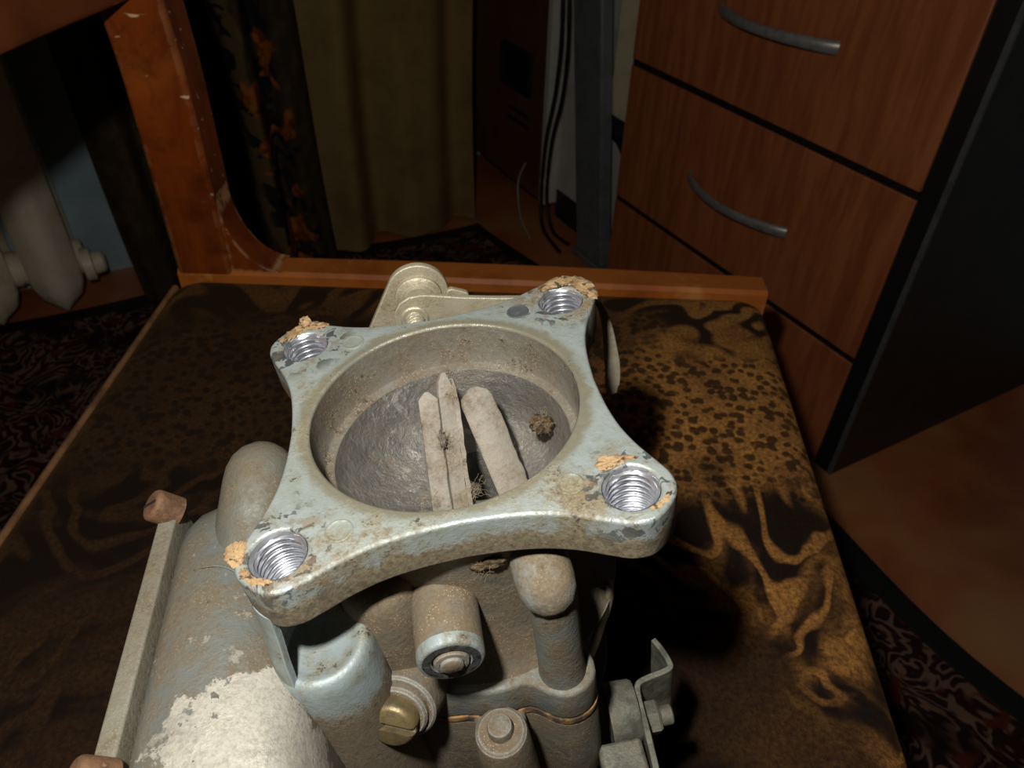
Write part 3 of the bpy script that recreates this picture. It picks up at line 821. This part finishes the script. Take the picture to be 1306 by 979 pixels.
# two thin leaves standing in the bore
def leaf(top, bot, width, thick, lean, tipf, parent=None, name='choke_leaf', wob=0.2, seed=0):
    rnd = random.Random(seed)
    top = Vector(top); bot = Vector(bot); d = (top - bot).normalized()
    w = Vector(lean); w = (w - d*w.dot(d)).normalized(); nn = d.cross(w)
    Lh = (top - bot).length; rings = []
    for k in range(23):
        s = k/22
        ww = width/2
        tail = (1 - s)*Lh
        if tail < width*tipf: ww *= max(0.22, math.sqrt(max(0.0, 1 - (1 - tail/(width*tipf))**2)))
        p = bot + d*(Lh*s)
        th = thick/2*(1 + rnd.uniform(-.15, .15))
        j = rnd.uniform(-wob, wob)
        rings.append([p + w*(ww+j) + nn*th*0.4, p + w*(ww+j)*0.9 + nn*th, p - w*(ww)*0.9 + nn*th, p - w*(ww) + nn*th*0.4, p - w*ww - nn*th*0.4, p - w*ww*0.9 - nn*th, p + w*(ww+j)*0.9 - nn*th, p + w*(ww+j) - nn*th*0.4])
    return K().loft(rings).build(name, M_LEAF, carb, angle=45)
leaf((0.3, 17.0, -3.5), (-2.2, -12, -45), 4.4, 2.2, (1, 0.35, 0), 1.5, seed=1)
leaf((-4.4, 13.6, -6.2), (-6.8, -12, -43), 5.4, 1.5, (1, -0.15, 0), 0.35, seed=2)
leaf((2.9, 16.0, -5.2), (0.8, -11.5, -45), 1.3, 3.4, (1, 0, 0), 0.8, seed=5)
leaf((7.2, 14.6, -8.3), (16.0, -8.0, -42), 9.0, 1.4, (1, 0.35, 0.1), 0.42, seed=3)

# dirt and lint
def clump(c, r, mat, name, seed, sq=(1, 1, 0.6)):
    V = []; F = []
    bm = bmesh.new(); bmesh.ops.create_icosphere(bm, subdivisions=3, radius=1.0)
    for v in bm.verts:
        nz = noise.fractal(v.co*2.2 + Vector((seed*3.1, seed, 0)), 1.0, 2.0, 4)
        p = v.co*(1 + 0.55*nz)
        V.append((c[0] + p.x*r*sq[0], c[1] + p.y*r*sq[1], c[2] + p.z*r*sq[2]))
    bm.verts.index_update()
    for f in bm.faces: F.append(tuple(v.index for v in f.verts))
    bm.free()
    return K().add(V, F).build(name, mat, carb, angle=80)
def fluff(c, r, nh, rad, seed, name='lint_hairs'):
    rnd = random.Random(seed); mb = K()
    for _ in range(nh):
        p = Vector(c) + Vector((rnd.gauss(0, r*.35), rnd.gauss(0, r*.35), rnd.gauss(0, r*.35)))
        d = Vector((rnd.uniform(-1, 1), rnd.uniform(-1, 1), rnd.uniform(-.6, 1))).normalized()
        pts = []
        for k in range(6):
            pts.append(p.copy()); p = p + d*r*0.16
            d = (d + Vector((rnd.uniform(-.6, .6), rnd.uniform(-.6, .6), rnd.uniform(-.6, .6)))).normalized()
        mb.tube(pts, rad, 4)
    o = mb.build(name, M_LINT, carb, angle=80); o['kind'] = 'stuff'; return o
clump((23.8, 8.6, -20.5), 3.0, M_DIRT, 'dirt_clump', 1, (1.0, 0.9, 0.9))
fluff((23.6, 8.0, -19.0), 3.4, 70, 0.03, 3)
clump((-2.6, 4.4, -15.4), 1.1, M_LEAF, 'dirt_clump', 2, (0.8, 1.2, 2.6))
fluff((-2.4, 4.2, -15.0), 2.6, 80, 0.03, 4)
fluff((3.4, -10.6, -20.0), 2.8, 90, 0.03, 5)
fluff((-8.6, -9.0, -22.0), 3.2, 60, 0.025, 6)

clump((4.5, -34.8, -18.5), 1.5, M_DIRT, 'dirt_clump', 5, (2.6, 0.6, 1.2))
fluff((3.0, -36.2, -18.0), 2.6, 26, 0.022, 8)
# neck and body below the flange
prof = [(36.2, -11.5), (35.2, -14), (34.4, -20), (34.2, -30), (34.6, -46), (36.0, -56), (38.4, -61), (40, -63), (33, -66)]
K().lathe(prof, seg=80, caps=False).build('neck', M_BODY, carb, angle=50)

def blob_outline(base_r, lobes, n=180, sm=3):
    R_ = []
    for i in range(n):
        th = 2*math.pi*i/n; d = Vector((math.cos(th), math.sin(th))); r = base_r
        for cx_, cy_, lr in lobes:
            c2 = Vector((cx_, cy_)); b = d.dot(c2); disc = b*b - c2.length_squared + lr*lr
            if disc > 0: r = max(r, b + math.sqrt(disc))
        R_.append(r)
    for _ in range(sm): R_ = [(R_[i-1] + 2*R_[i] + R_[(i+1) % n])/4 for i in range(n)]
    return [(R_[i]*math.cos(2*math.pi*i/n), R_[i]*math.sin(2*math.pi*i/n)) for i in range(n)]
lob = [(17.5, -37.5, 9.0), (0, -19, 22.6), (-11, -17, 22.6), (-20, 30, 10)]
ol = blob_outline(33.0, lob)
P3('lower_ledge', [ol], -74, -61.5, M_PIPEC, bevel=1.3)
P3('joint_gasket', [blob_outline(32.8, [(a, b, r + 0.2) for a, b, r in lob])], -76.2, -74, M_GLINE, bevel=0.2, label='orange cardboard gasket edge')
P3('lower_body', [blob_outline(32.4, lob)], -112, -76.2, M_BODY, bevel=1.6)
K().lathe([(36, -111), (33, -118), (30, -130), (30, -176), (34, -180)], seg=64).build('throttle_body', M_BODY, carb, angle=50)
P3('base_flange', [blob_outline(36, [(-36, 0, 10), (36, 0, 10)])], -185.4, -177, M_BODY, bevel=1.0)

# lug with bolt
K().lathe([(8.5, -112), (7.4, -80), (7.0, -72), (6.6, -70.4), (5.8, -69.8), (0, -69.8)], (-1.1, -47.5, 0), seg=36).build('lug', M_BODY, carb)
K().box((-8.0, -47, -112), (5.6, -36, -74)).build('lug_web', M_BODY, carb, bevel=0.0015)
K().lathe([(3.3, -70), (3.3, -67.6), (3.0, -66.9), (2.2, -66.6), (0, -66.5)], (-1.1, -47.5, 0), seg=28).build('bolt_head', M_HEAD, carb)

# stub with plugged end
ax = Vector((0.03, -1, -0.02))
K().lathe([(8.3, -4), (8.0, 4), (7.7, 18.6), (7.3, 19.4), (6.9, 19.6), (4.5, 19.6), (4.4, 18.8), (0, 18.8)], (-8.2, -28.5, -32.2), ax, 48).build('stub', M_BODY, carb, angle=40)
K().lathe([(7.75, 16.9), (7.7, 18.8), (7.35, 19.5), (6.9, 19.72), (4.6, 19.72), (4.5, 19.0)], (-8.2, -28.5, -32.2), ax, 48, caps=False).build('stub_rim', M_CUPC, carb, angle=40)
K().lathe([(6.75, 19.6), (6.6, 19.78), (4.7, 19.78), (4.5, 19.1)], (-8.2, -28.5, -32.2), Vector((0.03, -1, -0.02)), 48, caps=False).build('stub_face', M_SOOT, carb, angle=40, label='dark oily end face of the stub')
K().lathe([(4.1, 17.5), (4.1, 19.7), (3.8, 20.2), (2.9, 20.35), (2.75, 20.0), (2.6, 20.9), (2.2, 21.2), (0, 21.2)], (-8.2, -28.5, -32.2), ax, 32).build('stub_plug', M_HEAD, carb, angle=40)

# standing pipe with rounded head
K().lathe([(6.4, -64), (6.0, -60), (5.8, -50), (5.7, -27)], (17.2, -38.6, 0), seg=36).build('standing_pipe', M_PIPEC, carb)
mb = K(); rings = []
hp = [(15.2, -28, -22.5, 6.8), (15.6, -33, -22.8, 6.9), (16.0, -38, -23.4, 6.9), (16.2, -41.5, -24.2, 6.4), (16.3, -44.0, -25.0, 4.9), (16.4, -45.5, -25.6, 2.4), (16.4, -45.9, -25.8, 0.1)]
for x, y, z, r in hp: rings.append([(x + r*math.cos(2*math.pi*j/32), y - 0.18*r*math.sin(2*math.pi*j/32), z + r*0.98*math.sin(2*math.pi*j/32)) for j in range(32)])
mb.loft(rings); mb.build('pipe_head', M_HEAD, carb, angle=60)
# idle screw in its slanted boss
ax = Vector((-0.26, -0.84, 0.36)).normalized(); so = Vector((-20.6, -31, -62.5))
K().lathe([(10.4, -8), (9.8, 6), (9.2, 13.0), (8.6, 13.6), (0, 13.6)], so, ax, 44).build('screw_boss', M_BODY, carb)
K().lathe([(7.6, 12.5), (7.6, 15.0), (7.0, 15.8), (0, 15.8)], so, ax, 40).build('collar', M_BODY, carb)
u = Vector((0.93, -0.28, -0.16)); u = (u - ax*u.dot(ax)).normalized(); w = ax.cross(u)
for sg in (1, -1):
    V = []; prof = [(6.0, 15.5), (6.05, 18.6), (5.6, 19.8), (4.8, 20.3)]
    rings = []
    for r, h in prof:
        ring = []
        lim = 1.15
        a0 = math.asin(lim/r)
        for k in range(21):
            a = a0 + (math.pi - 2*a0)*k/20
            ring.append(so + ax*h + u*r*math.cos(a) + w*sg*r*math.sin(a))
        rings.append(ring)
    K().loft(rings).build('idle_screw', M_BRASS, carb, angle=40, label='half of the slotted brass screw head')
K().lathe([(5.8, 15.5), (5.8, 18.6), (0, 18.6)], so, ax, 32).build('screw_slot', M_LEAF, carb, label='dusty slot of the brass screw')

# pillar with dished boss under the front ear
pc = (-37.0, -38.0, 0)
K().lathe([(15.0, -112), (14.0, -80), (12.6, -48), (11.9, -34.5), (11.2, -31.6), (10.2, -30.5), (9.2, -30.5), (7.8, -31.3), (6.0, -31.9), (0, -32.0)], pc, seg=56).build('ear_pillar', M_CUPC, carb, angle=50)
# web joining ear and pillar on its outer side
rings = []
for z, rr_, cx_, cy_ in ((-10, 9.4, -36.6, -36.2), (-16, 9.6, -36.8, -36.6), (-24, 10.4, -37.0, -37.4), (-31, 11.0, -37.0, -38.0), (-38, 11.6, -37.0, -38.0)):
    ring = []
    for k in range(17):
        a = math.radians(112 + (242 - 112)*k/16); ring.append((cx_ + rr_*math.cos(a), cy_ + rr_*math.sin(a), z))
    for k in range(17):
        a = math.radians(242 - (242 - 112)*k/16); q_ = rr_ - 1.6 - 2.0*math.sin(math.pi*k/16)**0.7
        ring.append((cx_ + q_*math.cos(a), cy_ + q_*math.sin(a), z))
    rings.append(ring)
K().loft(rings).build('ear_web', M_CUPC, carb, angle=50)

K().lathe([(12.5, -112), (11.0, -70), (10.2, -40), (9.6, -28), (8.4, -24.5), (6.0, -23), (0, -22.6)], (-22.5, -27.0, 0), seg=44).build('saddle_wall', M_BODY, carb, angle=60)
# float bowl: lofted along the local y axis
def bowl_ring(y, drop, lift):
    P = [(-76.5, -172), (-76.5, -60), (-76.5, -33.5), (-75.4, -30.4), (-72.5, -28.2), (-67, -26.4), (-61, -26.2), (-56, -27.4), (-51.5, -30.6), (-48.6, -36), (-47, -46), (-46, -70), (-46, -172)]
    q_ = min(1.0, max(0.0, (-34 - y)/24)); sh = 9.0*q_*q_*(3 - 2*q_)
    return [(a + (drop*0.25 if a < -50 else 0) + sh*min(1.0, max(0.0, (a + 70)/18)), y, max(b - drop*(1 if b > -100 else 0), -172)) for a, b in P]
rings = []
for y, d in ((17, 34), (16.4, 24), (15, 14), (12.5, 7), (9.0, 3), (4, 0.8), (-2, 0), (-25, 0), (-50, 0), (-66, 0.6), (-74, 3), (-79, 9), (-81.5, 20)):
    rings.append(bowl_ring(y, d, 0))
K().loft(rings).build('float_bowl', M_BOWL, carb, angle=60)
pa = Vector((-54.0, 13.6, -25.0)); pb = Vector((-60.0, -18.0, -42.0)); ax = (pb - pa)
K().lathe([(0, -9.4), (3.4, -8.9), (6.2, -7.2), (8.2, -4.8), (9.4, -1.6), (9.8, 2.0), (10.2, 12), (10.6, 37)], pa, ax, 44).build('inlet_boss', M_BOSS, carb, angle=60)
# parting ridge across the bowl
K().tube(catmull([(-75.6, -12, -30.9), (-67, -13.5, -26.3), (-61, -14.5, -26.1), (-56, -17.5, -27.3), (-51.5, -19.5, -30.5)], 6), 0.32, 6).build('casting_ridge', M_BOWL, carb, angle=80)
# lid and its screws
lidM = Matrix(((0, 0, 1, 0), (1, 0, 0, 0), (0, 1, 0, 0), (0, 0, 0, 1)))
def rrect(x0, x1, y0, y1, r):
    P = []
    for cx_, cy_, a in ((x1-r, y1-r, 0), (x0+r, y1-r, 90), (x0+r, y0+r, 180), (x1-r, y0+r, 270)):
        P += [(cx_ + r*math.cos(math.radians(a+90*k/8)), cy_ + r*math.sin(math.radians(a+90*k/8))) for k in range(9)]
    return P
lid = P3('bowl_lid', [rrect(-80, 12.0, -150, -26.6, 6)], -81.4, -76.5, M_LIDC, M=lidM, bevel=0.8)
for y, z in ((8.6, -24.8), (-62.0, -25.4), (8, -146), (-76, -146)):
    ax = Vector((-0.62, -0.10, 0.78)) if z > -100 else Vector((-1, 0, 0))
    so = Vector((-80.6, y, z)) - ax.normalized()*2.0
    sc = K().lathe([(4.4, -3), (4.4, 3.2), (4.3, 3.9), (3.9, 4.5), (3.2, 4.8), (0, 4.9)], so, ax, 32).build('lid_screw', M_RUST, lid, angle=40, label='rusty slotted screw' if z > -100 else None)
    axn = ax.normalized(); u = axn.cross(Vector((0.2, 1, 0.3))).normalized(); w = axn.cross(u)
    c5 = so + axn*4.78
    K().add([c5 + u*3.4 + w*.4, c5 + u*3.4 - w*.4, c5 - u*3.4 - w*.4, c5 - u*3.4 + w*.4, c5 + u*3.4 + w*.4 + axn*.18, c5 + u*3.4 - w*.4 + axn*.18, c5 - u*3.4 - w*.4 + axn*.18, c5 - u*3.4 + w*.4 + axn*.18], [(3,2,1,0),(4,5,6,7),(0,1,5,4),(1,2,6,5),(2,3,7,6),(3,0,4,7)]).build('slot', M_VOID, sc)

# choke lever behind the flange
def vplate(name, pts, y0, y1, mat, bevel=0.4, parent=None, label=None):
    MV = Matrix(((1, 0, 0, 0), (0, 0, -1, 0), (0, 1, 0, 0), (0, 0, 0, 1)))   # (x,z) drawing in a plane of constant y
    return P3(name, [pts], -y1, -y0, mat, parent=parent, bevel=bevel, M=MV, label=label)
def capsule(a, b, ra, rb, n=20):
    a = Vector(a); b = Vector(b); d = (b - a).normalized(); th = math.atan2(d.y, d.x)
    P = [(b.x + rb*math.cos(th - math.pi/2 + math.pi*k/n), b.y + rb*math.sin(th - math.pi/2 + math.pi*k/n)) for k in range(n+1)]
    P += [(a.x + ra*math.cos(th + math.pi/2 + math.pi*k/n), a.y + ra*math.sin(th + math.pi/2 + math.pi*k/n)) for k in range(n+1)]
    return P
lev = vplate('choke_lever', capsule((-4.0, -3.6), (-21.0, -36), 9.2, 12.0), 58, 60.4, M_LEVER)
K().lathe([(7.2, 0), (7.0, 1.4), (6.0, 2.0), (5.2, 2.2), (4.6, 3.4), (0, 3.6)], (-4.0, 58, -4.8), (0, -1, 0), 36).build('lever_washer', M_LEVER, lev)
vplate('return_tab', capsule((6.0, -5.6), (9.6, -7.4), 1.6, 1.6, 10), 57, 59, M_LEVER, parent=lev)
bar_pts = capsule((-5.2, -7.4), (-5.0, -30), 7.2, 7.2)
top = [(36, -36), (37.5, -14), (34.5, -9.6), (26, -7.2), (18, -5.6), (8, -3.2), (0, -0.8), (-3, -0.2), (-6.6, -0.3), (-9.6, -1.8), (-11.6, -4.6), (-12.2, -9), (-12.2, -36)]
vplate('support_plate', top, 50.5, 52.4, M_LEVER)
# threaded stud
V = []; F = []; nt, nz = 24, 44
for k in range(nz + 1):
    h = -1 + 8.6*k/nz
    for j in range(nt):
        th = 2*math.pi*j/nt; ph = (h/0.9 + j/nt) % 1.0
        r = 2.6 + 0.36*(1 - abs(2*ph - 1)) if k < nz - 3 else 2.5 - 0.2*(k - nz + 3)
        V.append((-6.1 + r*math.cos(th), 50.5 - h, -7.6 + r*math.sin(th)))
for k in range(nz):
    for j in range(nt): F.append((k*nt + j, k*nt + (j+1) % nt, (k+1)*nt + (j+1) % nt, (k+1)*nt + j))
F.append(tuple(nz*nt + j for j in range(nt)))
K().add(V, F).build('stud', M_LEVER, carb, angle=60)
K().lathe([(4.2, 0), (4.2, 0.6), (3.8, 0.9), (0, 0.9)], (-6.1, 50.6, -7.6), (0, -1, 0), 6 if False else 30).build('stud_washer', M_LEVER, carb)
K().box((-10, 30, -40), (34, 50.5, -30)).build('plate_foot', M_BODY, carb, bevel=0.002)
# hanging strip on the far side
mb = K(); rings = []
cl = catmull([(43, 46, -13), (47.5, 50, -12.6), (50.6, 51.5, -16), (52.6, 52, -24), (53.6, 52, -34), (54.0, 51.5, -44), (53.2, 51, -52.5)], 6)
for i, p in enumerate(cl):
    s = i/(len(cl)-1); w = 1.0 + 1.5*min(1, max(0, (s-0.35)*2.5)); w *= 1.0 if s < 0.93 else 0.75
    rings.append([(p.x - w, p.y - 0.7, p.z), (p.x + w, p.y - 0.7, p.z + 0.3), (p.x + w, p.y + 0.7, p.z + 0.3), (p.x - w, p.y + 0.7, p.z)])
mb.loft(rings); mb.build('hanging_strip', M_LEVER, carb, bevel=0.0003)
K().box((36, 38, -20), (46, 48, -12.5)).build('strip_mount', M_DULL, carb, bevel=0.001)

# linkage on the right flank
rp = catmull([(34.6, -18.6, -57.5), (34.4, -19.6, -62), (33.2, -20, -68), (31.4, -20, -75), (29.6, -20, -83), (26.5, -20, -93), (22.0, -20, -100)], 6)
K().tube(rp, [0.9] + [1.5]*(len(rp) - 1), 12, flat=0.7).build('link_rod', M_LEVER, carb, angle=60)
# bent sheet bracket
path = catmull([(38.0, -62), (38.8, -50), (39.4, -38), (39.6, -30), (40.6, -25.6), (44.0, -24.2), (48.5, -23.4), (51.6, -22.4), (52.0, -20.4), (51.0, -16), (49.4, -12)] and [(a, b, 0) for a, b in [(38.0, -62), (38.8, -50), (39.4, -38), (39.6, -30), (40.6, -25.6), (44.0, -24.2), (48.5, -23.4), (51.6, -22.4), (52.0, -20.4), (51.0, -16), (49.4, -12)]], 5)
mb = K(); rings = []
for i, p in enumerate(path):
    d = (path[min(i+1, len(path)-1)] - path[max(i-1, 0)]).normalized(); nn = Vector((-d.y, d.x, 0))*0.9
    s = i/(len(path)-1)
    zt = -103
    zb = -129
    rings.append([(p.x + nn.x, p.y + nn.y, zb), (p.x - nn.x, p.y - nn.y, zb), (p.x - nn.x, p.y - nn.y, zt), (p.x + nn.x, p.y + nn.y, zt)])
mb.loft(rings); mb.build('bent_bracket', M_DULL, carb, bevel=0.0003)
K().lathe([(5.2, 0), (5.2, 4.0), (4.6, 4.8), (0, 5)], (40.5, -32.5, -112), (1, 0, 0), 6).build('bracket_bolt', M_DULL, carb, angle=30)
K().lathe([(3.0, 4), (3.0, 8.4), (2.6, 8.8), (0, 8.8)], (40.5, -32.5, -112), (1, 0, 0), 20).build('bolt_end', M_DULL, carb)
K().lathe([(9.5, 0), (9.2, 8), (8.6, 9.0), (0, 9.0)], (29.5, -31, -108), (1, 0, 0), 32).build('shaft_boss', M_DULL, carb)
K().box((24, -52, -112), (37, -41, -103)).build('stop_block', M_DULL, carb, bevel=0.0012)
K().lathe([(5.5, 0), (5.5, 14), (5, 14.6), (0, 14.6)], (20, -52, -108), (0.5, -0.4, 0.1), 24).build('stop_screw', M_DULL, carb)
